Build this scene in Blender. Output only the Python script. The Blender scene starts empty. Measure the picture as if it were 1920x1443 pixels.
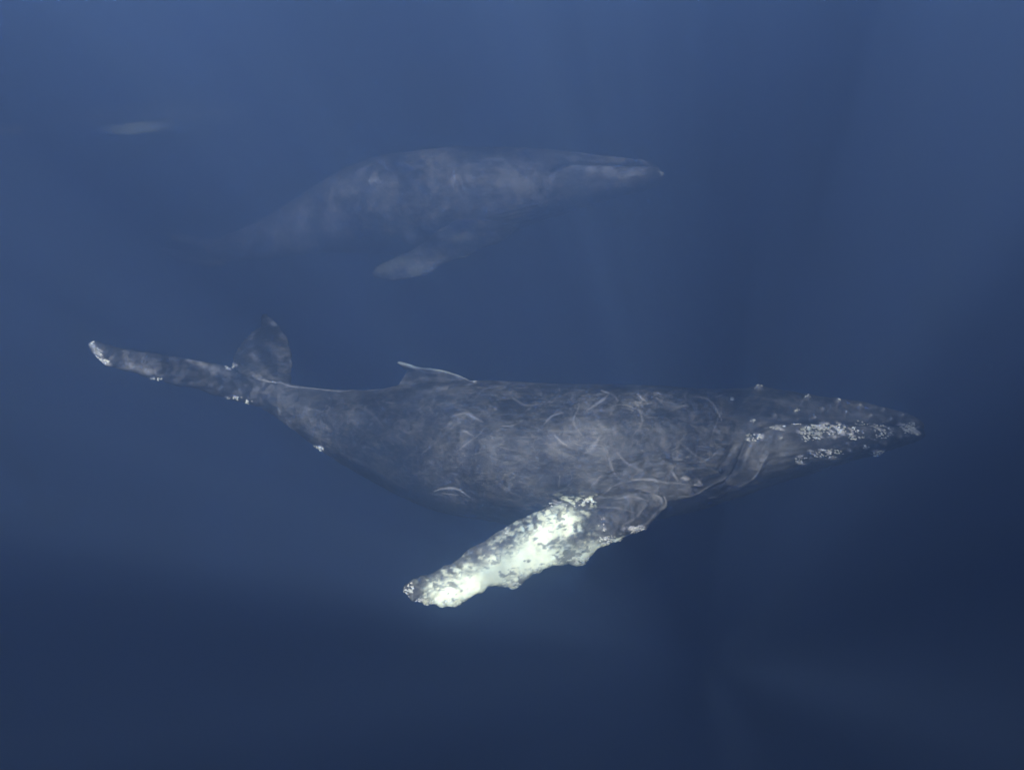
import bpy, math, random
import numpy as np
from mathutils import Vector, Matrix

random.seed(7)
rng = np.random.default_rng(7)
scene = bpy.context.scene
col = scene.collection

# ------------------------------------------------------------------ camera
PITCH = math.radians(24.0)
HFOV = math.radians(70.0)
CAM = np.array([0.0, 0.0, -5.0])
FPX = 960.0 / math.tan(HFOV / 2)
RIGHT = np.array([1.0, 0.0, 0.0])
FWD = np.array([0.0, math.cos(PITCH), -math.sin(PITCH)])
UP = np.array([0.0, math.sin(PITCH), math.cos(PITCH)])
cam_data = bpy.data.cameras.new('camera')
cam_data.angle = HFOV
cam_data.clip_start = 0.05
cam_data.clip_end = 1000.0
cam = bpy.data.objects.new('camera', cam_data)
col.objects.link(cam)
cam.location = CAM
cam.rotation_euler = (math.radians(90) - PITCH, 0, 0)
scene.camera = cam

# ------------------------------------------------------------------ light
SUN_ELEV = math.radians(43.0)
SUN_AZ = math.radians(-161.0)            # measured from +Y towards +X: behind the camera, to its left
sun_dir = np.array([math.sin(SUN_AZ) * math.cos(SUN_ELEV), math.cos(SUN_AZ) * math.cos(SUN_ELEV), math.sin(SUN_ELEV)])
sun = bpy.data.lights.new('sun', 'SUN')
sun.energy = 5.0
sun.angle = math.radians(0.5)
sun.color = (1.0, 0.96, 0.9)
sun_o = bpy.data.objects.new('sun', sun)
col.objects.link(sun_o)
sun_o.rotation_euler = Vector(sun_dir).to_track_quat('Z', 'Y').to_euler()
sun_o.location = (0, 0, 40)

world = bpy.data.worlds.new('World')
scene.world = world
world.use_nodes = True
wn = world.node_tree
wn.nodes.clear()
sky = wn.nodes.new('ShaderNodeTexSky')
sky.sky_type = 'NISHITA'
sky.sun_disc = False
sky.sun_elevation = SUN_ELEV
sky.sun_rotation = SUN_AZ
bg = wn.nodes.new('ShaderNodeBackground')
bg.inputs['Strength'].default_value = 0.05
wo = wn.nodes.new('ShaderNodeOutputWorld')
wn.links.new(sky.outputs[0], bg.inputs['Color'])
wn.links.new(bg.outputs[0], wo.inputs['Surface'])

vs = scene.view_settings
vs.view_transform = 'Standard'
vs.look = 'None'
vs.gamma = 1.0
vs.use_curve_mapping = False
vs.exposure = 3.52

cy = scene.cycles
cy.use_denoising = True
cy.max_bounces = 6
cy.diffuse_bounces = 2
cy.glossy_bounces = 2
cy.transmission_bounces = 2
cy.volume_bounces = 3
cy.transparent_max_bounces = 8
cy.sample_clamp_indirect = 4.0

# ------------------------------------------------------------------ helpers
def P(u, v, D):
    """world point at distance D along the view axis; u, v measured on a 1920 x 1443 grid"""
    u = np.asarray(u, float); v = np.asarray(v, float); D = np.asarray(D, float)
    x = (u - 960.0) / FPX * D
    y = -(v - 721.5) / FPX * D
    return CAM + x[..., None] * RIGHT + y[..., None] * UP + D[..., None] * FWD

DS = 0.71      # how far off the whale being built swims, relative to its table

def project(co):
    d = co - CAM
    D = d @ FWD
    return 960 + (d @ RIGHT) / D * FPX, 721.5 - (d @ UP) / D * FPX, D / DS

def _hash(i, j, k, seed):
    h = (i * 374761393 + j * 668265263 + k * 2147483647 + seed * 1274126177) & 0xffffffff
    h = ((h ^ (h >> 13)) * 1274126177) & 0xffffffff
    h = h ^ (h >> 16)
    return (h & 0xffff) / 65535.0

def vnoise(p, seed=0):
    p = np.asarray(p, float)
    i = np.floor(p).astype(np.int64); f = p - i
    f = f * f * (3 - 2 * f)
    r = 0
    for a in (0, 1):
        for b in (0, 1):
            for c in (0, 1):
                w = (f[:, 0] if a else 1 - f[:, 0]) * (f[:, 1] if b else 1 - f[:, 1]) * (f[:, 2] if c else 1 - f[:, 2])
                r = r + w * _hash(i[:, 0] + a, i[:, 1] + b, i[:, 2] + c, seed)
    return r

def fbm(p, octv=4, seed=0):
    s = 0; a = 0.5; t = 0
    for o in range(octv):
        s = s + a * vnoise(p * 2 ** o, seed + o * 17); t += a; a *= 0.55
    return s / t

def smooth(a, b, x):
    t = np.clip((x - a) / (b - a), 0, 1)
    return t * t * (3 - 2 * t)

def polydist(px, py, pts):
    """distance to a polyline and the fraction of its length"""
    best = np.full(px.shape, 1e9); frac = np.zeros(px.shape)
    L = [0]
    for a, b in zip(pts[:-1], pts[1:]):
        L.append(L[-1] + math.hypot(b[0] - a[0], b[1] - a[1]))
    for k, (a, b) in enumerate(zip(pts[:-1], pts[1:])):
        ax, ay = a[:2]; dx, dy = b[0] - a[0], b[1] - a[1]
        l2 = dx * dx + dy * dy + 1e-9
        t = np.clip(((px - ax) * dx + (py - ay) * dy) / l2, 0, 1)
        d = np.hypot(px - ax - t * dx, py - ay - t * dy)
        m = d < best
        best = np.where(m, d, best)
        frac = np.where(m, (L[k] + t * (L[k + 1] - L[k])) / L[-1], frac)
    return best, frac

def curve(pts, n=6):
    """Catmull-Rom through the given points"""
    p = [np.array(q, float) for q in pts]
    p = [2 * p[0] - p[1]] + p + [2 * p[-1] - p[-2]]
    out = []
    for i in range(1, len(p) - 2):
        for k in range(n):
            t = k / n
            out.append(0.5 * (2 * p[i] + (p[i + 1] - p[i - 1]) * t + (2 * p[i - 1] - 5 * p[i] + 4 * p[i + 1] - p[i + 2]) * t * t
                              + (-p[i - 1] + 3 * p[i] - 3 * p[i + 1] + p[i + 2]) * t ** 3))
    out.append(p[-2])
    return [tuple(q) for q in out]

def resample(table, n):
    """table rows (x, a, b, ...) -> n rows through a Catmull-Rom curve, evenly spaced by row parameter"""
    c = np.array(curve(table, 12))
    s = np.concatenate([[0], np.cumsum(np.hypot(np.diff(c[:, 0]), np.diff(c[:, 1])))])
    t = np.linspace(0, s[-1], n)
    return np.stack([np.interp(t, s, c[:, k]) for k in range(c.shape[1])], 1)

def loft(rings):
    """rings: (n, m, 3) -> verts, faces, closed at both ends"""
    n, m, _ = rings.shape
    v = [tuple(q) for q in rings.reshape(-1, 3)]
    f = []
    for i in range(n - 1):
        for j in range(m):
            k = (j + 1) % m
            f.append((i * m + j, i * m + k, (i + 1) * m + k, (i + 1) * m + j))
    v.append(tuple(rings[0].mean(0))); v.append(tuple(rings[-1].mean(0)))
    a, b = len(v) - 2, len(v) - 1
    for j in range(m):
        k = (j + 1) % m
        f.append((a, k, j)); f.append((b, (n - 1) * m + j, (n - 1) * m + k))
    return v, f

def trunk(table, n=160, m=64):
    """table rows: u, v_top, v_bottom, D, width ratio, top narrowing"""
    t = resample(table, n)
    t[:, 3] *= DS
    th = np.linspace(0, 2 * math.pi, m, endpoint=False)
    rings = []
    for u, vt, vb, D, k, nar in t:
        h = max(abs(vb - vt) / 2 / FPX * D, 0.02)
        C = P(u, (vt + vb) / 2, D)
        s, c = np.sin(th), np.cos(th)
        y = h * np.sign(s) * np.abs(s) ** 0.95
        w = h * k * np.where(s > 0, 1 - nar * s ** 1.5 if False else 1 - nar * np.abs(s) ** 1.5, 1.0)
        z = w * np.sign(c) * np.abs(c) ** 0.92
        rings.append(C + y[:, None] * UP + z[:, None] * FWD)
    return loft(np.array(rings))

def foil(table, n=80, m=40, flip=1):
    """a fin: rows LEu, LEv, TEu, TEv, D of the leading edge, D of the trailing edge, half thickness"""
    t = np.array(table, float)
    c = np.array(curve([tuple(r) for r in t], 10))
    s = np.concatenate([[0], np.cumsum(np.hypot(np.diff(c[:, 0] + c[:, 2]), np.diff(c[:, 1] + c[:, 3])))])
    tt = np.linspace(0, s[-1], n)
    c = np.stack([np.interp(tt, s, c[:, k]) for k in range(7)], 1)
    c[:, 4:6] *= DS
    LE = P(c[:, 0], c[:, 1], c[:, 4]); TE = P(c[:, 2], c[:, 3], c[:, 5]); th = np.maximum(c[:, 6], 0.02)
    mid = (LE + TE) / 2
    span = np.gradient(mid, axis=0); chord = TE - LE
    nrm = np.cross(span, chord); nrm /= np.linalg.norm(nrm, axis=1)[:, None] + 1e-9
    rings = []
    a = np.linspace(0, 2 * math.pi, m, endpoint=False)
    x = (1 - np.cos(a)) / 2
    prof = np.sign(np.sin(a)) * (1.6 * np.sqrt(np.clip(x, 0, 1)) * (1 - x) ** 0.8 + 0.12 * np.sin(math.pi * x)) * 0.95
    for i in range(n):
        rings.append(LE[i] + x[:, None] * chord[i] + (prof * th[i])[:, None] * nrm[i])
    return loft(np.array(rings))

def fuse(name, parts, voxel, relax=4):
    """one continuous skin grown over overlapping closed shells"""
    V, F = [], []
    for v, f in parts:
        o = len(V)
        V += v; F += [tuple(i + o for i in q) for q in f]
    me = bpy.data.meshes.new(name)
    me.from_pydata(V, [], F)
    me.validate()
    ob = bpy.data.objects.new(name, me)
    col.objects.link(ob)
    # consistent outward normals
    import bmesh
    bm = bmesh.new(); bm.from_mesh(me)
    bmesh.ops.recalc_face_normals(bm, faces=bm.faces)
    bm.to_mesh(me); bm.free()
    r = ob.modifiers.new('remesh', 'REMESH'); r.mode = 'VOXEL'; r.voxel_size = voxel; r.use_smooth_shade = True
    s = ob.modifiers.new('relax', 'SMOOTH'); s.factor = 0.5; s.iterations = relax
    dg = bpy.context.evaluated_depsgraph_get()
    new = bpy.data.meshes.new_from_object(ob.evaluated_get(dg), preserve_all_data_layers=False, depsgraph=dg)
    ob.modifiers.clear()
    ob.data = new
    bpy.data.meshes.remove(me)
    new.name = name
    return ob

def get_co(me):
    a = np.empty(len(me.vertices) * 3, np.float32); me.vertices.foreach_get('co', a)
    return a.reshape(-1, 3).astype(float)

def get_no(me):
    a = np.empty(len(me.vertices) * 3, np.float32); me.vertices.foreach_get('normal', a)
    return a.reshape(-1, 3).astype(float)

def set_co(me, co):
    me.vertices.foreach_set('co', co.astype(np.float32).ravel()); me.update()

def set_attr(me, name, val):
    at = me.attributes.new(name, 'FLOAT', 'POINT')
    at.data.foreach_set('value', val.astype(np.float32))

def tag(o, label=None, cat=None, group=None, kind=None):
    for k, x in (('label', label), ('category', cat), ('group', group), ('kind', kind)):
        if x: o[k] = x

def mat(name):
    m = bpy.data.materials.new(name); m.use_nodes = True
    nt = m.node_tree; nt.nodes.clear()
    return m, nt

def node(nt, typ, **kw):
    n = nt.nodes.new(typ)
    for k, v in kw.items():
        setattr(n, k, v)
    return n

# ------------------------------------------------------------------ water
m_water, nt = mat('sea_water')
pv = node(nt, 'ShaderNodeVolumePrincipled')
pv.inputs['Color'].default_value = (0.003, 0.033, 0.175, 1)
pv.inputs['Absorption Color'].default_value = (0, 0, 0, 1)
pv.inputs['Density'].default_value = 0.066
pv.inputs['Anisotropy'].default_value = -0.15
out = node(nt, 'ShaderNodeOutputMaterial')
pv2 = node(nt, 'ShaderNodeVolumePrincipled')          # fine silt: scatters strongly forward, softens far things and bright ones
pv2.inputs['Color'].default_value = (0.33, 0.495, 0.67, 1)
pv2.inputs['Absorption Color'].default_value = (0, 0, 0, 1)
pv2.inputs['Density'].default_value = 0.035
pv2.inputs['Anisotropy'].default_value = 0.94
addv = node(nt, 'ShaderNodeAddShader')
nt.links.new(pv.outputs[0], addv.inputs[0]); nt.links.new(pv2.outputs[0], addv.inputs[1])
nt.links.new(addv.outputs[0], out.inputs['Volume'])

def box(name, x0, x1, y0, y1, z0, z1, m):
    v = [(x, y, z) for x in (x0, x1) for y in (y0, y1) for z in (z0, z1)]
    f = [(0, 1, 3, 2), (4, 6, 7, 5), (0, 4, 5, 1), (2, 3, 7, 6), (0, 2, 6, 4), (1, 5, 7, 3)]
    me = bpy.data.meshes.new(name); me.from_pydata(v, [], f); me.update()
    o = bpy.data.objects.new(name, me); col.objects.link(o); me.materials.append(m)
    return o
water = box('water', -140, 140, -100, 180, -90, 0, m_water)
tag(water, 'deep hazy blue ocean water filling the whole scene', kind='structure')

SWELL_TINT = 38.05  # tint pattern offsets, picked for where sun and shade fall
RIPPLE_TINT = 44.0
# sea surface, unseen overhead: patchy noise tint added to break the sun into shafts
m_surf, nt = mat('sea_surface_filter')
geo = node(nt, 'ShaderNodeNewGeometry')
mp = node(nt, 'ShaderNodeMapping'); mp.inputs['Scale'].default_value = (0.19, 0.19, 0.19)
mp.inputs['Location'].default_value = (RIPPLE_TINT, 0, 0)
nz = node(nt, 'ShaderNodeTexNoise'); nz.inputs['Scale'].default_value = 1.0; nz.inputs['Detail'].default_value = 3.0
nz.inputs['Distortion'].default_value = 1.2
rp = node(nt, 'ShaderNodeValToRGB')
rp.color_ramp.elements[0].position = 0.45; rp.color_ramp.elements[0].color = (0.14, 0.145, 0.15, 1)
rp.color_ramp.elements[1].position = 0.57; rp.color_ramp.elements[1].color = (1, 1, 1, 1)
tr = node(nt, 'ShaderNodeBsdfTransparent')
out = node(nt, 'ShaderNodeOutputMaterial')
nt.links.new(geo.outputs['Position'], mp.inputs['Vector']); nt.links.new(mp.outputs[0], nz.inputs['Vector'])
mp2 = node(nt, 'ShaderNodeMapping'); mp2.inputs['Scale'].default_value = (0.035, 0.02, 0.03); mp2.inputs['Location'].default_value = (SWELL_TINT, 0, 0)
nzb = node(nt, 'ShaderNodeTexNoise'); nzb.inputs['Scale'].default_value = 1.0; nzb.inputs['Detail'].default_value = 1.0
nt.links.new(geo.outputs['Position'], mp2.inputs['Vector']); nt.links.new(mp2.outputs[0], nzb.inputs['Vector'])
mx = node(nt, 'ShaderNodeMix', data_type='FLOAT'); mx.inputs['Factor'].default_value = 0.4
nt.links.new(nz.outputs['Fac'], mx.inputs['A']); nt.links.new(nzb.outputs['Fac'], mx.inputs['B'])
nt.links.new(mx.outputs['Result'], rp.inputs['Fac']); 
mp4 = node(nt, 'ShaderNodeMapping'); mp4.inputs['Scale'].default_value = (1.5, 0.8, 1.0); mp4.inputs['Rotation'].default_value = (0, 0, 0.5)
nf = node(nt, 'ShaderNodeTexNoise'); nf.inputs['Scale'].default_value = 1.0; nf.inputs['Detail'].default_value = 2.0; nf.inputs['Distortion'].default_value = 1.5
rf = node(nt, 'ShaderNodeValToRGB')
rf.color_ramp.elements[0].position = 0.42; rf.color_ramp.elements[0].color = (0.5, 0.5, 0.5, 1)
rf.color_ramp.elements[1].position = 0.58; rf.color_ramp.elements[1].color = (1, 1, 1, 1)
mlt = node(nt, 'ShaderNodeMix', data_type='RGBA', blend_type='MULTIPLY'); mlt.inputs['Factor'].default_value = 1.0
nt.links.new(geo.outputs['Position'], mp4.inputs['Vector']); nt.links.new(mp4.outputs[0], nf.inputs['Vector']); nt.links.new(nf.outputs['Fac'], rf.inputs['Fac'])
nt.links.new(rp.outputs['Color'], mlt.inputs['A']); nt.links.new(rf.outputs['Color'], mlt.inputs['B'])
nt.links.new(mlt.outputs['Result'], tr.inputs['Color'])
nt.links.new(tr.outputs[0], out.inputs['Surface'])
N = 140
gx, gy = np.meshgrid(np.linspace(-138, 138, N), np.linspace(-98, 178, N), indexing='ij')
pp = np.stack([gx.ravel() * 0.12, gy.ravel() * 0.12, np.zeros(N * N)], 1)
gz = 0.25 + 0.5 * fbm(pp, 3, 5)
vv = np.stack([gx.ravel(), gy.ravel(), gz], 1)
ff = [(i * N + j, (i + 1) * N + j, (i + 1) * N + j + 1, i * N + j + 1) for i in range(N - 1) for j in range(N - 1)]
me = bpy.data.meshes.new('sea_surface_filter'); me.from_pydata(vv.tolist(), [], ff); me.update()
me.polygons.foreach_set('use_smooth', [True] * len(me.polygons))
me.materials.append(m_surf)
surf = bpy.data.objects.new('sea_surface_filter', me); col.objects.link(surf)
tag(surf, 'gently rippled sea surface overhead, its patchy tint added to shape the sunlight', kind='structure')

# ------------------------------------------------------------------ skin
def skin(name, dark, grey, scale=1.0, contrast=1.0):
    m, nt = mat(name)
    L = nt.links.new
    tc = node(nt, 'ShaderNodeTexCoord')
    mp = node(nt, 'ShaderNodeMapping'); mp.inputs['Scale'].default_value = (0.7 * scale, 1.0 * scale, 1.3 * scale)
    mp.inputs['Rotation'].default_value = (0, math.radians(-18), 0)
    n1 = node(nt, 'ShaderNodeTexNoise'); n1.inputs['Scale'].default_value = 1.3; n1.inputs['Detail'].default_value = 8
    n1.inputs['Roughness'].default_value = 0.62; n1.inputs['Distortion'].default_value = 1.6
    n2 = node(nt, 'ShaderNodeTexNoise'); n2.inputs['Scale'].default_value = 5.0; n2.inputs['Detail'].default_value = 6
    n2.inputs['Roughness'].default_value = 0.7; n2.inputs['Distortion'].default_value = 2.2
    # fine rake marks, stretched
    mp3 = node(nt, 'ShaderNodeMapping'); mp3.inputs['Scale'].default_value = (2.0, 8.0, 13.0)
    mp3.inputs['Rotation'].default_value = (0, math.radians(28), math.radians(10))
    n3 = node(nt, 'ShaderNodeTexNoise'); n3.inputs['Scale'].default_value = 1.4; n3.inputs['Detail'].default_value = 5
    n3.inputs['Distortion'].default_value = 0.8
    L(tc.outputs['Object'], mp.inputs[0]); L(mp.outputs[0], n1.inputs['Vector']); L(mp.outputs[0], n2.inputs['Vector'])
    L(tc.outputs['Object'], mp3.inputs[0]); L(mp3.outputs[0], n3.inputs['Vector'])
    r1 = node(nt, 'ShaderNodeMapRange'); r1.inputs[1].default_value = 0.44; r1.inputs[2].default_value = 0.68
    L(n1.outputs['Fac'], r1.inputs[0])
    r2 = node(nt, 'ShaderNodeMapRange'); r2.inputs[1].default_value = 0.48; r2.inputs[2].default_value = 0.64
    L(n2.outputs['Fac'], r2.inputs[0])
    r3 = node(nt, 'ShaderNodeMapRange'); r3.inputs[1].default_value = 0.52; r3.inputs[2].default_value = 0.75
    L(n3.outputs['Fac'], r3.inputs[0])
    def math_(op, a, b, clamp=False):
        n = node(nt, 'ShaderNodeMath', operation=op); n.use_clamp = clamp
        for i, x in enumerate((a, b)):
            if isinstance(x, (int, float)): n.inputs[i].default_value = x
            else: L(x, n.inputs[i])
        return n.outputs[0]
    at_p = node(nt, 'ShaderNodeAttribute', attribute_name='patch')
    at_s = node(nt, 'ShaderNodeAttribute', attribute_name='scar_glint')
    at_w = node(nt, 'ShaderNodeAttribute', attribute_name='white')
    f = math_('MULTIPLY', r1.outputs[0], 0.34)
    f = math_('ADD', f, math_('MULTIPLY', r2.outputs[0], 0.45))
    f = math_('ADD', f, math_('MULTIPLY', r3.outputs[0], 0.35))
    for sc_, rot, st, lo in ((1.1, 35, (1.0, 1.0, 3.2), 0.30), (1.7, -40, (1.0, 1.0, 3.8), 0.26), (0.8, 80, (1.2, 1.0, 2.6), 0.24)):
        m5 = node(nt, 'ShaderNodeMapping'); m5.inputs['Scale'].default_value = st; m5.inputs['Rotation'].default_value = (0, math.radians(rot), 0)
        n5 = node(nt, 'ShaderNodeTexNoise'); n5.inputs['Scale'].default_value = sc_ * 1.6; n5.inputs['Detail'].default_value = 2.5; n5.inputs['Distortion'].default_value = 0.6
        n6 = node(nt, 'ShaderNodeTexNoise'); n6.inputs['Scale'].default_value = 2.3 + sc_; n6.inputs['Detail'].default_value = 3
        L(tc.outputs['Object'], m5.inputs[0]); L(m5.outputs[0], n5.inputs['Vector']); L(tc.outputs['Object'], n6.inputs['Vector'])
        a = math_('ABSOLUTE', math_('SUBTRACT', n5.outputs['Fac'], 0.52), 0.0)
        rr_ = node(nt, 'ShaderNodeMapRange'); rr_.inputs[1].default_value = 0.010; rr_.inputs[2].default_value = 0.0
        L(a, rr_.inputs[0])
        rm = node(nt, 'ShaderNodeMapRange'); rm.inputs[1].default_value = 0.5; rm.inputs[2].default_value = 0.62
        L(n6.outputs['Fac'], rm.inputs[0])
        f = math_('ADD', f, math_('MULTIPLY', math_('MULTIPLY', rr_.outputs[0], rm.outputs[0]), lo * 3.0))
    f = math_('MULTIPLY', f, contrast)
    f = math_('ADD', f, at_p.outputs['Fac'], True)
    mix = node(nt, 'ShaderNodeMix', data_type='RGBA')
    mix.inputs['A'].default_value = (*dark, 1); mix.inputs['B'].default_value = (*grey, 1)
    L(f, mix.inputs['Factor'])
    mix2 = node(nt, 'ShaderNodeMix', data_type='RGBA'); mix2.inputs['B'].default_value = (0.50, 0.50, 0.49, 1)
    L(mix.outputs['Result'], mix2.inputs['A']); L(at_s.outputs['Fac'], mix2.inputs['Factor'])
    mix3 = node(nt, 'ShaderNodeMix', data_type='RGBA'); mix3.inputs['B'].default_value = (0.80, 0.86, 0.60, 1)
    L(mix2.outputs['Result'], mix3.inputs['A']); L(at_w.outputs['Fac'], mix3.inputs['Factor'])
    bs = node(nt, 'ShaderNodeBsdfPrincipled')
    bs.inputs['Roughness'].default_value = 0.5
    bs.inputs['Specular IOR Level'].default_value = 0.25
    L(mix3.outputs['Result'], bs.inputs['Base Color'])
    bp = node(nt, 'ShaderNodeBump'); bp.inputs['Strength'].default_value = 0.35; bp.inputs['Distance'].default_value = 0.03
    hh = math_('ADD', n2.outputs['Fac'], math_('MULTIPLY', n3.outputs['Fac'], 0.5))
    L(hh, bp.inputs['Height']); L(bp.outputs[0], bs.inputs['Normal'])
    out = node(nt, 'ShaderNodeOutputMaterial'); L(bs.outputs[0], out.inputs['Surface'])
    return m

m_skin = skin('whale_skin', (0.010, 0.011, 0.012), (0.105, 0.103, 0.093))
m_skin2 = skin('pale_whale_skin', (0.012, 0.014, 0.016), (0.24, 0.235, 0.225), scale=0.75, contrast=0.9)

m_barn, nt = mat('barnacle_shell')
bs = node(nt, 'ShaderNodeBsdfPrincipled'); bs.inputs['Roughness'].default_value = 0.7
tc = node(nt, 'ShaderNodeTexCoord'); nz = node(nt, 'ShaderNodeTexNoise'); nz.inputs['Scale'].default_value = 9.0
rp = node(nt, 'ShaderNodeValToRGB')
rp.color_ramp.elements[0].position = 0.35; rp.color_ramp.elements[0].color = (0.36, 0.38, 0.30, 1)
rp.color_ramp.elements[1].position = 0.6; rp.color_ramp.elements[1].color = (0.74, 0.76, 0.66, 1)
out = node(nt, 'ShaderNodeOutputMaterial')
nt.links.new(tc.outputs['Object'], nz.inputs['Vector']); nt.links.new(nz.outputs['Fac'], rp.inputs['Fac'])
nt.links.new(rp.outputs['Color'], bs.inputs['Base Color']); nt.links.new(bs.outputs[0], out.inputs['Surface'])

m_eye, nt = mat('eye')
bs = node(nt, 'ShaderNodeBsdfPrincipled'); bs.inputs['Roughness'].default_value = 0.15; bs.inputs['Base Color'].default_value = (0.01, 0.009, 0.008, 1)
out = node(nt, 'ShaderNodeOutputMaterial'); nt.links.new(bs.outputs[0], out.inputs['Surface'])

# ------------------------------------------------------------------ whale pieces
def whale_root(name, centre, label):
    e = bpy.data.objects.new(name, None); col.objects.link(e)
    e.location = centre; e.empty_display_size = 0.5
    tag(e, label, 'whale', 'humpback whales swimming in the blue water')
    return e

def rehome(o, root):
    """make the mesh local to its root"""
    o.parent = root
    co = get_co(o.data) - np.array(root.location)
    set_co(o.data, co)

def facing(me, co, no):
    d = co - CAM; d /= np.linalg.norm(d, axis=1)[:, None]
    return -(no * d).sum(1)

def barnacles(root, me_co, me_no, u, v, face, spots, D_ok=None):
    """spots: (u, v, ru, rv, count, size)"""
    k = 7
    ang = np.linspace(0, 2 * math.pi, k, endpoint=False)
    for (cu, cv, ru, rv, n, size) in spots:
        sel = np.where((((u - cu) / ru) ** 2 + ((v - cv) / rv) ** 2 < 1) & (face > 0.08))[0]
        if len(sel) == 0:
            sel = np.where((np.abs(u - cu) < ru + 6) & (np.abs(v - cv) < rv + 6) & (face > -0.1))[0]
        if len(sel) == 0:
            print('no skin for barnacles at', cu, cv); continue
        V, F = [], []
        for q in range(int(n * 1.2)):
            i = int(rng.choice(sel))
            nrm = me_no[i] / np.linalg.norm(me_no[i]); c = me_co[i]
            r = size * rng.uniform(0.28, 0.7); h = r * rng.uniform(0.6, 1.0)
            t = np.array([0.9, 0.1, -0.42]) - nrm * (nrm @ np.array([0.9, 0.1, -0.42])); t /= np.linalg.norm(t); b = np.cross(nrm, t)
            ph = rng.uniform(0, 6.28); sx = rng.uniform(0.9, 2.2)
            o = len(V)
            for (rr, hh) in ((1.0, -0.25), (0.62, 1.0), (0.36, 1.0), (0.25, 0.35)):
                for a in ang + ph:
                    V.append(tuple(c + nrm * h * hh + t * math.cos(a) * r * rr * sx + b * math.sin(a) * r * rr))
            for l in range(3):
                for j in range(k):
                    j2 = (j + 1) % k
                    F.append((o + l * k + j, o + l * k + j2, o + (l + 1) * k + j2, o + (l + 1) * k + j))
            F.append(tuple(o + 3 * k + j for j in range(k)))
        me = bpy.data.meshes.new('barnacle_cluster'); me.from_pydata(V, [], F); me.update()
        me.materials.append(m_barn)
        ob = bpy.data.objects.new('barnacle_cluster', me); col.objects.link(ob)
        tag(ob, kind='stuff')
        rehome(ob, root)

def eye_part(root, co, no, u, v, face, eu, ev, r):
    d = np.hypot(u - eu, v - ev) + (face < 0.1) * 1e6
    i = int(np.argmin(d)); c = co[i] - no[i] * r * 0.55
    import bmesh
    bm = bmesh.new(); bmesh.ops.create_uvsphere(bm, u_segments=20, v_segments=14, radius=r)
    for q in bm.verts: q.co += Vector(c)
    for f in bm.faces: f.smooth = True
    me = bpy.data.meshes.new('eye'); bm.to_mesh(me); bm.free(); me.materials.append(m_eye)
    ob = bpy.data.objects.new('eye', me); col.objects.link(ob); rehome(ob, root)

def scar_glints(u, v, lines, co, seed=0, sgain=1.0):
    s = np.zeros(u.shape)
    br = fbm(co * 6.0, 3, seed + 40)
    for pts, w, amp in lines:
        pts = curve(pts, 5) if len(pts) > 2 else pts
        xs = [p[0] for p in pts]; ys = [p[1] for p in pts]
        m = (u > min(xs) - 4 * w) & (u < max(xs) + 4 * w) & (v > min(ys) - 4 * w) & (v < max(ys) + 4 * w)
        if not m.any(): continue
        wob = (fbm(co[m] * 3.0, 3, seed + 3) - 0.5) * w * 3
        d, fr = polydist(u[m] + wob, v[m] + wob, pts)
        ww = w * (0.35 + 0.65 * np.sin(math.pi * np.clip(fr, 0.03, 0.97)))
        g = amp * sgain * np.exp(-(d / (ww * 0.85)) ** 2) * (0.35 + 0.65 * smooth(0.3, 0.6, br[m]))
        s[m] = np.maximum(s[m], g)
    return s

# ================================================================== near whale
near_rows = [
    # u, top, bottom, D, width ratio, top narrowing
    (1727, 798, 806, 15.6, 1.2, 0.2),
    (1721, 788, 815, 15.6, 1.2, 0.2),
    (1700, 775, 826, 15.6, 1.15, 0.3),
    (1650, 760, 846, 15.62, 1.1, 0.35),
    (1600, 750, 861, 15.65, 1.05, 0.35),
    (1550, 745, 877, 15.7, 1.0, 0.35),
    (1500, 738, 892, 15.72, 0.95, 0.3),
    (1460, 729, 904, 15.75, 0.93, 0.28),
    (1430, 725, 913, 15.78, 0.92, 0.25),
    (1395, 727, 925, 15.8, 0.92, 0.2),
    (1350, 728, 940, 15.85, 0.92, 0.15),
    (1300, 727, 955, 15.9, 0.93, 0.12),
    (1200, 722, 976, 16.0, 0.93, 0.1),
    (1100, 719, 986, 16.1, 0.92, 0.1),
    (1000, 717, 986, 16.25, 0.9, 0.12),
    (900, 713, 971, 16.4, 0.87, 0.18),
    (800, 717, 950, 16.6, 0.82, 0.25),
    (700, 730, 902, 16.8, 0.75, 0.3),
    (600, 728, 843, 17.0, 0.62, 0.3),
    (550, 721, 806, 17.05, 0.55, 0.25),
    (505, 713, 776, 17.1, 0.5, 0.2),
    (470, 704, 748, 17.12, 0.5, 0.2),
    (450, 700, 728, 17.12, 0.5, 0.2),
]
near_fluke_a = [  # towards the camera
    (540, 772, 455, 700, 17.05, 17.15, .13),
    (500, 766, 432, 689, 17.0, 17.1, .12),
    (440, 750, 404, 680, 16.85, 16.95, .10),
    (370, 732, 360, 673, 16.7, 16.8, .085),
    (290, 712, 310, 664, 16.5, 16.6, .07),
    (235, 697, 252, 655, 16.35, 16.45, .055),
    (200, 685, 210, 646, 16.25, 16.3, .045),
    (178, 668, 182, 639, 16.2, 16.2, .035),
    (164, 650, 165, 642, 16.15, 16.15, .025),
]
near_fluke_b = [
    (535, 735, 455, 712, 17.1, 17.12, .13),
    (546, 705, 434, 688, 17.4, 17.2, .12),
    (547, 668, 440, 660, 17.8, 17.6, .10),
    (541, 640, 456, 640, 18.2, 18.1, .08),
    (529, 617, 469, 624, 18.6, 18.5, .06),
    (514, 602, 489, 612, 18.9, 18.85, .045),
    (498, 590, 492, 594, 19.1, 19.1, .025),
]
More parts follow.
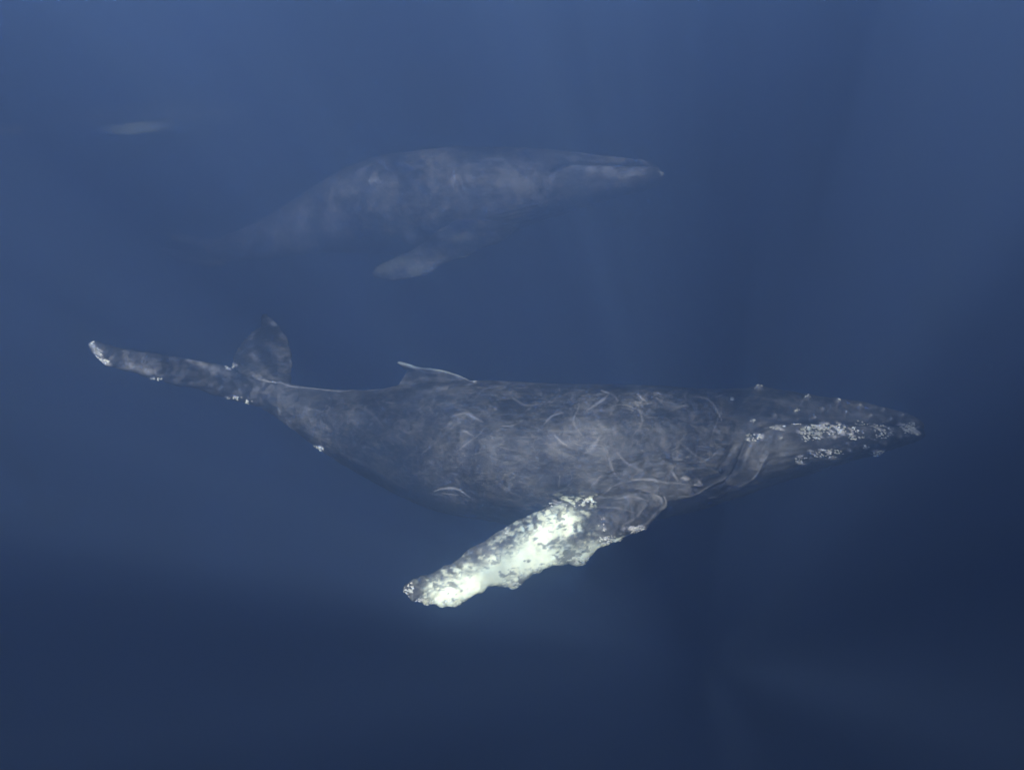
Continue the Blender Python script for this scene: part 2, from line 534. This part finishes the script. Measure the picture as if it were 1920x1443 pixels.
near_flipper = [
    (1262, 915, 1165, 880, 15.5, 15.5, .26),
    (1252, 945, 1140, 905, 14.95, 15.1, .25),
    (1222, 980, 1118, 932, 14.75, 14.9, .23),
    (1190, 998, 1090, 937, 14.6, 14.75, .21),
    (1150, 1016, 1050, 941, 14.5, 14.62, .20),
    (1112, 1036, 1010, 955, 14.35, 14.5, .18),
    (1092, 1056, 985, 966, 14.25, 14.4, .17),
    (1050, 1058, 950, 985, 14.15, 14.3, .16),
    (1008, 1073, 910, 1010, 14.0, 14.15, .15),
    (966, 1103, 880, 1028, 13.85, 14.0, .14),
    (936, 1095, 850, 1050, 13.75, 13.9, .13),
    (900, 1111, 822, 1066, 13.6, 13.75, .12),
    (850, 1134, 790, 1080, 13.5, 13.6, .10),
    (805, 1131, 768, 1090, 13.4, 13.45, .08),
    (778, 1123, 757, 1098, 13.3, 13.3, .06),
    (764, 1112, 758, 1106, 13.25, 13.25, .03),
]
near_flipper_far = [
    (1240, 915, 1160, 880, 16.6, 16.6, .24),
    (1215, 930, 1125, 890, 17.2, 17.3, .2),
    (1150, 925, 1060, 885, 17.8, 17.9, .16),
    (1080, 925, 1000, 890, 18.4, 18.5, .13),
    (1010, 930, 940, 905, 18.9, 19.0, .10),
    (950, 935, 900, 920, 19.3, 19.3, .05),
]
near_dorsal = [  # leading edge, trailing edge
    (900, 735, 735, 745, 16.45, 16.6, .22),
    (885, 715, 748, 722, 16.45, 16.6, .17),
    (868, 706, 757, 706, 16.45, 16.6, .13),
    (845, 697, 762, 699, 16.46, 16.6, .13),
    (815, 691.5, 764, 694, 16.5, 16.6, .09),
    (790, 689.5, 758, 692, 16.55, 16.6, .08),
    (768, 683, 752, 686, 16.6, 16.6, .05),
    (750, 677, 744, 680, 16.6, 16.6, .04),
]
VOX = 0.0165
nb = fuse('body', [trunk(near_rows), foil(near_fluke_a), foil(near_fluke_b), foil(near_flipper, 120), foil(near_flipper_far), foil(near_dorsal)], VOX, 3)
me = nb.data
co = get_co(me); no = get_no(me)
u, v, D = project(co)
rows = resample(near_rows, 300)[::-1]
ax_top = np.interp(u, rows[:, 0], rows[:, 1]); ax_bot = np.interp(u, rows[:, 0], rows[:, 2]); ax_D = np.interp(u, rows[:, 0], rows[:, 3])
frac = (v - ax_top) / (ax_bot - ax_top)
on_flip = (np.abs(no @ UP) <= 2) & (u < 1255) & (v > 895) & (D < 15.05)
# the flipper as a region: its own axis
fd, ffr = polydist(u, v, [(1225, 935), (1150, 965), (1050, 1000), (950, 1050), (860, 1095), (762, 1108)])
flip = (fd < 75) & (D < np.interp(u, [760, 1000, 1200, 1260], [14.6, 14.85, 15.02, 14.9]))
body = ~flip

# --- relief
disp = np.zeros(len(u))
mouth = curve([(1726, 806), (1690, 799), (1640, 796), (1560, 794), (1500, 793), (1462, 796), (1428, 806), (1404, 824), (1391, 850), (1380, 880), (1362, 900)], 6)
md, mf = polydist(u, v, mouth)
headm = body & (u > 1330)
mv = np.interp(u, [p[0] for p in mouth[::-1]], [p[1] for p in mouth[::-1]])
below = smooth(-4, 6, v - mv)
lipfade = smooth(1385, 1430, u)
disp += headm * (-0.055 * np.exp(-(md / 4.0) ** 2) + 0.07 * below * lipfade * np.exp(-(md / 34.0) ** 2))
# upper lip shelf above the mouth line
disp += headm * (0.02 * (1 - below) * lipfade * np.exp(-((md - 12) / 9.0) ** 2))
# throat pleats
pl = body * smooth(0.60, 0.72, frac) * smooth(1260, 1340, u) * (1 - smooth(1560, 1650, u))
ph = frac * 46 + (u - 1300) * 0.004
disp += pl * 0.010 * (0.3 + 0.7 * smooth(0.4, 0.6, fbm(co * 1.5, 2, 71))) * np.sin(ph * 2 * math.pi / 3.1 + 2.5 * fbm(co * 0.8, 2, 72))
# folds of skin around the flipper root
for pts, w, a in [
    ([(1118, 935), (1148, 911), (1171, 903), (1197, 898), (1229, 900), (1261, 905), (1310, 907)], 5, 0.045),
    ([(1385, 912), (1412, 891), (1429, 867), (1440, 850)], 6, 0.03),
    ([(1393, 880), (1399, 858), (1408, 836)], 5, 0.02),
    ([(1277, 931), (1304, 924), (1339, 905), (1372, 891)], 5, 0.03),
    ([(1160, 890), (1200, 880), (1250, 884)], 8, -0.03),
    ([(1375, 835), (1362, 860), (1350, 872)], 6, -0.025)]:
    d, _ = polydist(u, v, curve(pts, 5))
    disp += body * a * np.exp(-(d / w) ** 2)
d, _ = polydist(u, v, curve([(1190, 915), (1215, 917), (1236, 930), (1246, 950)], 5))
disp += flip * 0.03 * np.exp(-(d / 6) ** 2)
# tubercles on the rostrum and chin
tub = [(1423, 728, 9), (1514, 747, 6), (1570, 754, 6), (1612, 762, 6), (1655, 770, 6), (1690, 781, 5), (1492, 771, 5), (1540, 770, 6), (1585, 775, 6),
       (1630, 781, 6), (1668, 788, 5), (1452, 780, 5), (1525, 785, 5), (1410, 790, 6), (1461, 822, 5), (1620, 836, 6), (1590, 842, 6),
       (1655, 828, 7), (1680, 815, 6), (1560, 820, 6), (1530, 850, 6), (1705, 797, 5), (1373, 749, 5), (1710, 810, 6), (1642, 846, 9)]
for (a, b, r) in tub:
    d = np.hypot(u - a, v - b)
    disp += body * 0.045 * np.exp(-(d / r) ** 2)
# knobs along the flipper's leading edge
for (a, b, r) in [(1212, 984, 9), (1190, 997, 8), (1160, 1010, 9), (1108, 1038, 10), (1088, 1055, 12), (1055, 1058, 8), (1012, 1072, 8), (965, 1102, 12), (936, 1096, 8), (900, 1110, 10), (852, 1133, 11), (825, 1133, 8), (800, 1130, 8), (775, 1121, 8), (762, 1104, 8)]:
    d = np.hypot(u - a, v - b)
    disp += flip * 0.022 * np.exp(-(d / r) ** 2)
# edges nibbled and lumpy, and soft body undulation
tailm = (u < 560)
disp += (flip * 0.03 + tailm * 0.045) * (fbm(co * 5.0, 3, 9) - 0.5) * 2
disp += flip * 0.012 * (fbm(co * 14.0, 2, 19) - 0.5) * 2
disp += body * 0.03 * (fbm(co * 1.3, 3, 11) - 0.5) * 2
disp += 0.012 * (fbm(co * 9.0, 3, 12) - 0.5) * 2
co = co + no * disp[:, None]
set_co(me, co); no = get_no(me)

# --- pigment, with glints and sunlit rims painted in
spots = [(1517, 813, 20, 15, 60, .022), (1412, 819, 14, 7, 22, .02), (1456, 802, 15, 5, 12, .018), (1494, 796, 10, 4, 10, .018), (1561, 804, 26, 11, 34, .02),
         (1602, 815, 16, 14, 28, .02), (1648, 807, 20, 14, 38, .02), (1616, 792, 14, 4, 8, .018), (1702, 803, 17, 11, 34, .022), (1550, 849, 32, 8, 34, .018),
         (1504, 861, 13, 7, 14, .018), (1647, 848, 13, 7, 18, .022), (1621, 836, 8, 4, 5, .018),
         (1423, 728, 9, 3, 5, .02), (1514, 746, 6, 3, 5, .022), (1492, 771, 6, 3, 4, .018), (1373, 749, 6, 3, 4, .018), (1410, 790, 5, 4, 5, .02), (1461, 822, 5, 3, 3, .018), (1570, 754, 5, 3, 3, .018),
         (183, 663, 8, 11, 16, .02), (192, 679, 12, 6, 16, .02), (173, 643, 7, 5, 8, .02), (431, 686, 11, 5, 14, .022), (294, 711, 12, 3, 9, .02),
         (440, 746, 15, 3, 12, .02), (467, 753, 9, 4, 8, .02), (594, 842, 13, 6, 14, .022),
         (1103, 940, 12, 6, 18, .02), (1060, 945, 30, 8, 22, .016), (1145, 1012, 24, 9, 36, .02), (1195, 993, 22, 7, 26, .018), (1092, 1048, 18, 9, 40, .02),
         (1128, 985, 8, 12, 14, .018), (962, 1098, 16, 8, 22, .016), (767, 1106, 9, 14, 26, .02), (795, 1127, 20, 6, 22, .018), (850, 1128, 22, 7, 22, .018), (952, 995, 8, 14, 8, .018)]
lac = np.stack([(co[:, 0] * 0.9 - co[:, 2] * 0.42) * 7, co[:, 1] * 8, (co[:, 2] * 0.9 + co[:, 0] * 0.42) * 30], 1)
lace = smooth(0.56, 0.66, fbm(lac, 3, 55))
lines = [  # skin scars plus caustic glints, both painted as pale lines
    ([(814, 921), (832, 914.6), (854, 914.6), (870, 922.6), (880, 932)], 1.8, .75), ([(825, 924), (861, 927)], 1.2, .5),
    ([(861, 806), (874, 809.6), (891.6, 821)], 1.5, .5), ([(856, 847), (887, 824), (903, 808)], 1.6, .3),
    ([(941.6, 798), (954.6, 800), (975.5, 793)], 1.4, .5), ([(851, 779), (874, 775.6), (887, 782), (904.5, 790)], 3, .28),
    ([(1019, 795), (1035, 780.5), (1056, 772.4)], 2, .4), ([(1038.5, 814), (1051, 827), (1064, 835)], 2, .45),
    ([(1096, 850), (1110, 836), (1125, 821)], 5, .25), ([(1100, 766), (1125, 750), (1142, 740)], 2.5, .4),
    ([(1127, 732), (1148, 740), (1158, 751)], 2.5, .45), ([(1193, 740), (1216, 758)], 2, .4),
    ([(1138.6, 847), (1148, 879), (1161, 900)], 2, .4), ([(1158, 850), (1177, 869), (1203, 880.6)], 3, .35),
    ([(1049, 892), (1049, 916)], 2, .4), ([(1258, 882), (1271, 901.5)], 1.8, .7), ([(1276, 893.5), (1290, 895)], 3, .7),
    ([(1125.6, 927), (1148, 911), (1171, 903), (1197, 898), (1229, 900), (1261, 905.5), (1305, 907)], 1.8, .55),
    ([(1298, 905), (1314, 909)], 2, .9), ([(1306, 898), (1316, 908)], 2.5, .6),
    ([(777, 714), (798, 709)], 1.6, .5), ([(686, 733.6), (706, 729), (757.5, 717.5)], 1.4, .9),
    ([(1301, 743.6), (1320, 745), (1334, 753), (1345, 769), (1354, 788)], 1.6, .55), ([(1339, 743.6), (1361, 734)], 2, .45),
    ([(1385, 910), (1412, 891), (1429, 867), (1440, 853)], 2.2, .35), ([(1393, 864), (1404, 840)], 3, .3), ([(1423, 859), (1434, 834)], 2.5, .3),
    ([(1277, 930.5), (1304, 924), (1339, 905), (1372, 891)], 1.8, .5), ([(1328.5, 934.5), (1353, 932)], 2, .5),
    ([(476, 708), (513, 717), (558, 724.6), (609, 730.6), (645.5, 732), (679, 726.7)], 1.8, .75),
    ([(718, 752), (742, 757)], 1.4, .4), ([(783, 770), (790, 762)], 2, .4), ([(760, 727), (800, 733), (835, 727)], 5, .22),
    ([(1190, 913), (1215, 919), (1232, 930), (1241, 944)], 2.5, .6), ([(1243, 928), (1246, 942), (1238, 957)], 3, .95), ([(1235, 957), (1220, 975), (1205, 984)], 2.5, .5), ([(1150, 935), (1185, 930), (1215, 938)], 2, .5), ([(1120, 950), (1160, 952), (1190, 960)], 2, .35), ([(1165, 985), (1190, 970), (1205, 955)], 2.5, .35),  # includes the rim highlight on the flipper's front edge, painted pale
    ([(1230, 745), (1255, 762), (1290, 760)], 3, .25), ([(1196, 760), (1204, 790), (1190, 815)], 2, .3),
    ([(1085, 760), (1075, 790), (1090, 815)], 2, .25), ([(960, 745), (985, 760), (1010, 755)], 2.5, .25), ([(640, 755), (690, 770), (720, 800)], 3, .15),
    ([(1430, 745), (1470, 752), (1510, 765)], 3, .2), ([(1560, 768), (1600, 776), (1650, 780)], 4, .18),
    ([(520, 738), (560, 760), (600, 772)], 5, .12), ([(640, 850), (700, 880), (760, 915)], 4, .15),
]
rr = np.random.default_rng(21)
for q in range(210):   # rake marks in loose parallel sets and long faint scrapes on the flanks
    a = rr.uniform(580, 1500); t = rr.uniform(0.03, 0.85)
    b = np.interp(a, rows[:, 0], rows[:, 1]) * (1 - t) + np.interp(a, rows[:, 0], rows[:, 2]) * t
    ln = 6 + rr.exponential(22); th = rr.normal(-0.5, 0.7); bend = rr.normal(0, 0.35)
    amp = rr.uniform(0.04, 0.30) * (0.6 if a < 800 else 1); w = rr.uniform(0.5, 1.1)
    for k in range(int(rr.choice([1, 1, 2, 3, 4]))):
        o_ = k * rr.uniform(3.0, 5.5); l2 = ln * rr.uniform(0.6, 1.1); a2 = a + math.sin(th) * o_; b2 = b + math.cos(th) * o_
        lines.append(([(a2 - l2 * math.cos(th) / 2, b2 - l2 * math.sin(th) / 2 * -1 * -1), (a2 + bend * l2 * 0.3 * math.sin(th), b2 + bend * l2 * 0.3 * math.cos(th)),
                       (a2 + l2 * math.cos(th) / 2, b2 + l2 * math.sin(th) / 2 * -1 * -1)], w, amp * rr.uniform(0.5, 1)))
sc = scar_glints(u, v, lines, co, 0, 0.7)
# sunlit ridge of the dorsal fin, painted in as scarred white
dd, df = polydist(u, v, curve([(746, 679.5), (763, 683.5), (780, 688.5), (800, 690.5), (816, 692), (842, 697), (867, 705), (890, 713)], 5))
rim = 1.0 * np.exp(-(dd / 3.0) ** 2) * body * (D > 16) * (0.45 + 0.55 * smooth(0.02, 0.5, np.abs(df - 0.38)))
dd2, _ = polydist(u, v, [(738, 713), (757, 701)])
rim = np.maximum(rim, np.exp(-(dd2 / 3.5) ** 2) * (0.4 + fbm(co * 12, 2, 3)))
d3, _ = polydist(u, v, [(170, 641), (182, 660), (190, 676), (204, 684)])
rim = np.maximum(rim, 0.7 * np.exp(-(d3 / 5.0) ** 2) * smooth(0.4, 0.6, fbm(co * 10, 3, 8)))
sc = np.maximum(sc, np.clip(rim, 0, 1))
sun_rim_w = 0.6 * np.exp(-(np.minimum(dd, dd2 + 1.0) / 1.7) ** 2) * (0.4 + 0.6 * smooth(0.03, 0.12, np.abs(df - 0.3))) * body * (D > 16)  # sunlit fin rim, painted into the white as well
for (a, b, ra, rb, n_, _s) in spots:
    if n_ < 9: continue
    d = ((u - a) / (ra * 1.25)) ** 2 + ((v - b) / (rb * 1.3)) ** 2
    sc = np.maximum(sc, (1 - smooth(0.5, 1.6, d)) * lace * 0.85 * (~flip | (u > 1130)))
# pale worn edges of the raised fluke
for pts, w, a in [([(497, 592), (512, 604), (528, 622), (538, 640)], 5, .4), ([(472, 626), (462, 640), (448, 656)], 5, .35), ([(545, 650), (546, 690)], 4, .25), ([(470, 640), (480, 672), (500, 700)], 7, .08), ([(500, 640), (525, 668)], 7, .06),
                  ([(520, 735), (560, 770), (600, 790)], 10, .10), ([(355, 674), (400, 690), (430, 700)], 6, .25), ([(210, 668), (250, 690), (300, 700)], 6, .18)]:
    d, _ = polydist(u, v, pts)
    sc = np.maximum(sc, a * np.exp(-(d / w) ** 2) * smooth(0.35, 0.65, fbm(co * 5, 4, 14)))
# pale tubercle tops
for (a, b, r) in tub:
    d = np.hypot(u - a, (v - b) * 1.3)
    sc = np.maximum(sc, body * 0.45 * np.exp(-(d / (r * 0.6)) ** 2))
# flipper: white field broken by dark mottling
w1, _ = polydist(u, v, curve([(830, 1122), (880, 1098), (930, 1078), (975, 1050), (1005, 1018), (1030, 1000), (1052, 985)], 5))
w2, _ = polydist(u, v, [(950, 1068), (1000, 1050), (1045, 1038), (1085, 1040), (1112, 1028)])
edge1 = np.minimum(w1 / 27.0, w2 / 18.0)
mott = fbm(np.stack([co[:, 0] * 7, co[:, 1] * 7, co[:, 2] * 14], 1), 4, 31)
mott2 = fbm(np.stack([co[:, 0] * 16, co[:, 1] * 16, co[:, 2] * 30], 1), 3, 57)
ring = fbm(co * 4.5, 3, 77)
core = 1 - smooth(0.5, 1.7, edge1 + (mott - 0.5) * 2.2)
speck = smooth(0.50, 0.66, mott2 * 0.65 + mott * 0.35) * (1 - smooth(1.0, 3.2, edge1)) * 0.85
fw = np.maximum(core * (1 - 0.8 * smooth(0.51, 0.60, mott2) * smooth(0.3, 0.9, edge1)), speck)
dark_hole = np.exp(-(((u - 1082 + 60 * (mott - 0.5)) / 32) ** 2 + ((v - 1010 + 50 * (mott2 - 0.5)) / 20) ** 2) ** 1.5)
fw = fw * (1 - 0.92 * dark_hole * smooth(0.2, 0.5, mott2 * 0.5 + mott * 0.5)) * (1 - smooth(1085, 1150, u) * 0.9)
fw *= 1 - 0.7 * (1 - smooth(772, 800, u - (v - 1110) * 0.3))
# dark spots in the white
fw *= 1 - 0.75 * smooth(0.60, 0.68, fbm(co * np.array([9.0, 9.0, 20.0]), 3, 77))
# barnacle-scraped edges
e1, _ = polydist(u, v, [(1165, 1008), (1125, 1030), (1092, 1052)])
fw = np.maximum(fw, 0.9 * (1 - smooth(4, 11, e1)) * smooth(0.47, 0.55, mott2))
e2, _ = polydist(u, v, [(1250, 930), (1150, 935), (1105, 940), (1060, 940), (1020, 958)])
fw = np.maximum(fw, 0.8 * (1 - smooth(3, 16, e2)) * smooth(0.54, 0.6, mott2) * (u < 1120))
fw *= flip
fw = np.maximum(fw, sun_rim_w)
patch = np.zeros(len(u))
def blob(a, b, ra, rb, amp):
    return amp * np.exp(-(((u - a) / ra) ** 2 + ((v - b) / rb) ** 2))
patch += body * (blob(1105, 835, 90, 55, .10) + blob(1235, 815, 60, 30, .25) + blob(1430, 850, 45, 35, .35) + blob(1560, 800, 120, 25, .18)
                 + blob(850, 740, 80, 20, .10) + blob(1040, 900, 120, 50, .15) - blob(1290, 860, 55, 45, .28) - blob(1290, 770, 40, 25, .1)
                 - blob(950, 765, 90, 25, .2) - blob(1180, 722, 220, 14, .25) - blob(1250, 780, 90, 22, .15) - blob(640, 800, 60, 50, .08) + blob(1600, 770, 80, 14, .15) + blob(470, 700, 60, 40, .15) - blob(240, 680, 80, 16, .15))
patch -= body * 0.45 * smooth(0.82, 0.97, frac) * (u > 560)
patch += body * (blob(1470, 840, 70, 26, .22) - 0.6 * np.exp(-(((u - 1272) / 22) ** 2 + ((v - 940) / 22) ** 2)))
patch -= 0.45 * (u < 520) + 0.12 * ((u < 560) & (v < 690) & (u > 430))
patch += flip * (0.22 + 0.3 * (mott - 0.5) + 0.25 * (1 - smooth(1.0, 3.5, edge1)) - 0.2 * dark_hole)
patch -= headm * 0.35 * np.exp(-(md / 3.5) ** 2)
set_attr(me, 'scar_glint', np.clip(sc, 0, 1)); set_attr(me, 'white', np.clip(fw, 0, 1)); set_attr(me, 'patch', patch)
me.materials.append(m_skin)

root = whale_root('humpback_whale', tuple(P(1050, 850, 16.0 * DS)), 'large dark grey humpback whale nearest the camera with bright white flipper')
face = facing(me, co, no)
rehome(nb, root)
barnacles(root, co, no, u, v, face, spots)
eye_part(root, co, no, u, v, face, 1352, 884, 0.045)

# ================================================================== second whale, further off
DS = 1.06
far_rows = [
    (1240, 320, 330, 22.6, 1.2, 0.2),
    (1233, 312, 340, 22.6, 1.2, 0.2),
    (1215, 304, 353, 22.6, 1.1, 0.3),
    (1190, 299, 361, 22.6, 1.05, 0.35),
    (1150, 294, 371, 22.65, 1.0, 0.35),
    (1100, 289, 385, 22.7, 0.95, 0.32),
    (1060, 284, 399, 22.8, 0.93, 0.25),
    (1000, 281, 419, 22.9, 0.93, 0.15),
    (950, 280, 436, 23.1, 0.93, 0.1),
    (900, 279, 452, 23.3, 0.92, 0.1),
    (850, 280, 466, 23.6, 0.9, 0.1),
    (800, 284, 474, 23.9, 0.88, 0.12),
    (750, 290, 477, 24.2, 0.85, 0.15),
    (700, 299, 475, 24.6, 0.8, 0.2),
    (650, 316, 473, 25.0, 0.75, 0.25),
    (600, 343, 474, 25.6, 0.7, 0.28),
    (550, 376, 478, 26.2, 0.62, 0.28),
    (500, 406, 484, 26.9, 0.55, 0.25),
    (450, 430, 489, 27.6, 0.5, 0.2),
    (410, 447, 491, 28.0, 0.5, 0.2),
    (385, 458, 489, 28.3, 0.5, 0.2),
]
far_fluke_a = [(440, 494, 405, 468, 28.0, 28.2, .14), (405, 500, 372, 470, 27.8, 28.0, .12), (360, 496, 340, 468, 27.4, 27.6, .09), (325, 484, 312, 464, 27.0, 27.1, .07), (300, 470, 298, 462, 26.8, 26.8, .03)]
far_fluke_b = [(430, 460, 400, 470, 28.2, 28.2, .14), (400, 450, 370, 462, 28.8, 28.7, .12), (365, 444, 338, 455, 29.4, 29.3, .09), (335, 440, 318, 447, 30.0, 30.0, .06), (312, 438, 306, 441, 30.5, 30.5, .03)]
far_flipper = [
    (975, 425, 880, 400, 22.6, 22.8, .26),
    (945, 450, 850, 415, 22.1, 22.3, .25),
    (905, 466, 820, 432, 21.8, 22.0, .22),
    (875, 482, 795, 452, 21.6, 21.7, .19),
    (835, 492, 770, 468, 21.3, 21.4, .16),
    (808, 512, 745, 480, 21.1, 21.2, .13),
    (765, 523, 722, 489, 20.9, 21.0, .10),
    (730, 527, 703, 499, 20.7, 20.8, .07),
    (703, 522, 695, 510, 20.6, 20.6, .04),
]
fb = fuse('body', [trunk(far_rows, 120, 48), foil(far_fluke_a), foil(far_fluke_b), foil(far_flipper)], 0.04, 3)
me = fb.data
co = get_co(me); no = get_no(me); u, v, D = project(co)
rows2 = resample(far_rows, 300)[::-1]
frac = (v - np.interp(u, rows2[:, 0], rows2[:, 1])) / (np.interp(u, rows2[:, 0], rows2[:, 2]) - np.interp(u, rows2[:, 0], rows2[:, 1]))
flip = (D < np.interp(u, [690, 800, 900, 980], [22.5, 22.5, 22.15, 21.9])) & (v > 405)
body = ~flip
mouth = curve([(1238, 322), (1225, 312), (1190, 310), (1120, 309), (1070, 309), (1040, 316), (1028, 330), (1024, 350), (1015, 362)], 6)
md, mf = polydist(u, v, mouth)
mv = np.interp(u, [p[0] for p in mouth[::-1]], [p[1] for p in mouth[::-1]])
below = smooth(-3, 5, v - mv); lip = smooth(1025, 1050, u)
disp = (u > 1010) * (-0.08 * smooth(1018, 1060, u) * np.exp(-(md / 4.0) ** 2) + 0.11 * below * lip * np.exp(-(md / 26.0) ** 2))
disp += body * 0.05 * (fbm(co * 1.1, 3, 61) - 0.5) * 2 + flip * 0.05 * (fbm(co * 4, 3, 66) - 0.5) * 2
disp += body * smooth(0.62, 0.75, frac) * smooth(900, 960, u) * (1 - smooth(1150, 1200, u)) * 0.02 * np.sin(frac * 120)
for (a, b, r) in [(1200, 305, 5), (1170, 301, 5), (1140, 300, 5), (1215, 318, 4), (1185, 330, 5), (1150, 332, 5), (1201, 358, 7), (1110, 335, 5)]:
    disp += body * 0.05 * np.exp(-(np.hypot(u - a, v - b) / r) ** 2)
co = co + no * disp[:, None]; set_co(me, co); no = get_no(me)
lin2 = [([(1060, 312), (1105, 317), (1150, 322), (1190, 328)], 8, .6), ([(1100, 320), (1150, 326), (1205, 326)], 9, .45), ([(1090, 362), (1130, 352)], 6, .2),  # mottled jaw, its pale lines raised to paint in the lit head
        ([(690, 338), (712, 337)], 9, .4), ([(738, 342), (752, 338)], 6, .35), ([(800, 345), (822, 352)], 8, .35), ([(905, 300), (945, 305), (965, 322)], 8, .2),
        ([(810, 345), (818, 360)], 6, .25), ([(985, 345), (1005, 325)], 6, .15), ([(865, 312), (905, 320)], 10, .15), ([(640, 300), (660, 330)], 12, .12),
        ([(560, 415), (580, 435)], 9, .15), ([(480, 445), (520, 440)], 8, .15), ([(350, 484), (400, 491), (470, 489)], 4, .35), ([(1140, 298), (1190, 300), (1220, 308)], 5, .2)]
sc = scar_glints(u, v, lin2, co, 5) * body
sc = np.maximum(sc, 0.8 * np.exp(-(np.hypot((u - 1233) / 9, (v - 322) / 6)) ** 2) * smooth(0.35, 0.6, fbm(co * 5, 2, 3)))
m4 = fbm(co * 1.8, 4, 91)
wh = flip * np.maximum(np.exp(-(((u - 750) / 42) ** 2 + ((v - 500) / 17) ** 2)), 0.55 * np.exp(-(((u - 870) / 22) ** 2 + ((v - 448) / 14) ** 2))) * smooth(0.25, 0.7, m4) * 0.26
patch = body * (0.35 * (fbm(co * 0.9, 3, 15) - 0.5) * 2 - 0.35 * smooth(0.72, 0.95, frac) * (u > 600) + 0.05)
def blob(a, b, ra, rb, amp):
    return amp * np.exp(-(((u - a) / ra) ** 2 + ((v - b) / rb) ** 2))
patch += body * (blob(1120, 335, 80, 25, .45) + blob(860, 330, 120, 30, .2) - blob(1005, 365, 30, 25, .15) - blob(780, 325, 18, 10, .3) - blob(700, 440, 110, 25, .2)) - flip * 0.05
patch -= smooth(1020, 1060, u) * 1.3 * np.exp(-(md / 4.0) ** 2)
set_attr(me, 'scar_glint', np.clip(sc, 0, 1)); set_attr(me, 'white', np.clip(wh, 0, 1)); set_attr(me, 'patch', patch)
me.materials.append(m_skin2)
root2 = whale_root('humpback_whale', tuple(P(850, 390, 23.4 * DS)), 'smaller looking hazy grey humpback whale swimming behind and above the nearest one')
face = facing(me, co, no)
rehome(fb, root2)
barnacles(root2, co, no, u, v, face, [(873, 481, 6, 3, 7, .03), (1234, 324, 8, 6, 16, .03)])
eye_part(root2, co, no, u, v, face, 1012, 356, 0.05)

# ================================================================== third whale, almost lost in the haze
DS = 1.0
D3 = 37.5
t_rows = [
    (520, 214, 218, D3, 1.1, .2), (512, 206, 225, D3, 1.1, .25), (490, 200, 232, D3, 1.05, .3), (450, 194, 242, D3, .95, .3), (410, 191, 250, D3, .92, .2),
    (360, 190, 258, D3 + .2, .92, .1), (310, 191, 259, D3 + .4, .9, .1), (260, 194, 256, D3 + .7, .88, .15), (210, 200, 250, D3 + 1, .8, .2),
    (160, 209, 243, D3 + 1.4, .7, .25), (110, 218, 240, D3 + 1.8, .6, .25), (75, 225, 239, D3 + 2, .5, .2), (60, 228, 238, D3 + 2, .5, .2)]
t_fl_a = [(78, 240, 66, 230, D3 + 2, D3 + 2, .12), (55, 248, 45, 234, D3 + 1.7, D3 + 1.8, .1), (20, 254, 12, 238, D3 + 1.3, D3 + 1.4, .07), (-10, 252, -12, 244, D3 + 1, D3 + 1, .04)]
t_fl_b = [(80, 228, 66, 234, D3 + 2, D3 + 2, .12), (90, 212, 68, 222, D3 + 2.6, D3 + 2.5, .1), (95, 200, 80, 207, D3 + 3.2, D3 + 3.2, .06), (92, 192, 88, 194, D3 + 3.8, D3 + 3.8, .04)]
t_flip = [(345, 240, 318, 222, D3 - .6, D3 - .5, .2), (325, 245, 295, 226, D3 - 1.3, D3 - 1.2, .18), (285, 250, 262, 227, D3 - 1.9, D3 - 1.8, .15),
          (240, 254, 228, 231, D3 - 2.4, D3 - 2.3, .12), (208, 252, 200, 236, D3 - 2.8, D3 - 2.8, .08), (188, 247, 186, 243, D3 - 3, D3 - 3, .04)]
tb = fuse('body', [trunk(t_rows, 90, 40), foil(t_fl_a), foil(t_fl_b), foil(t_flip)], 0.06, 3)
me = tb.data
co = get_co(me); u, v, D = project(co)
flip = (D < D3 - .8) & (v > 222)
flk = (u < 55)
n5 = fbm(co * 1.5, 3, 8)
set_attr(me, 'scar_glint', flk * 1.0 * smooth(0.3, 0.7, n5)); set_attr(me, 'white', flip * (0.5 + 0.5 * smooth(0.3, 0.6, n5)) * smooth(180, 240, u) * (1 - smooth(280, 350, u)) * 0.6); set_attr(me, 'patch', 0.25 * (n5 - 0.5))
me.materials.append(m_skin2)
root3 = whale_root('humpback_whale', tuple(P(300, 225, D3 * DS)), 'faint distant humpback whale almost lost in the haze at upper left')
rehome(tb, root3)
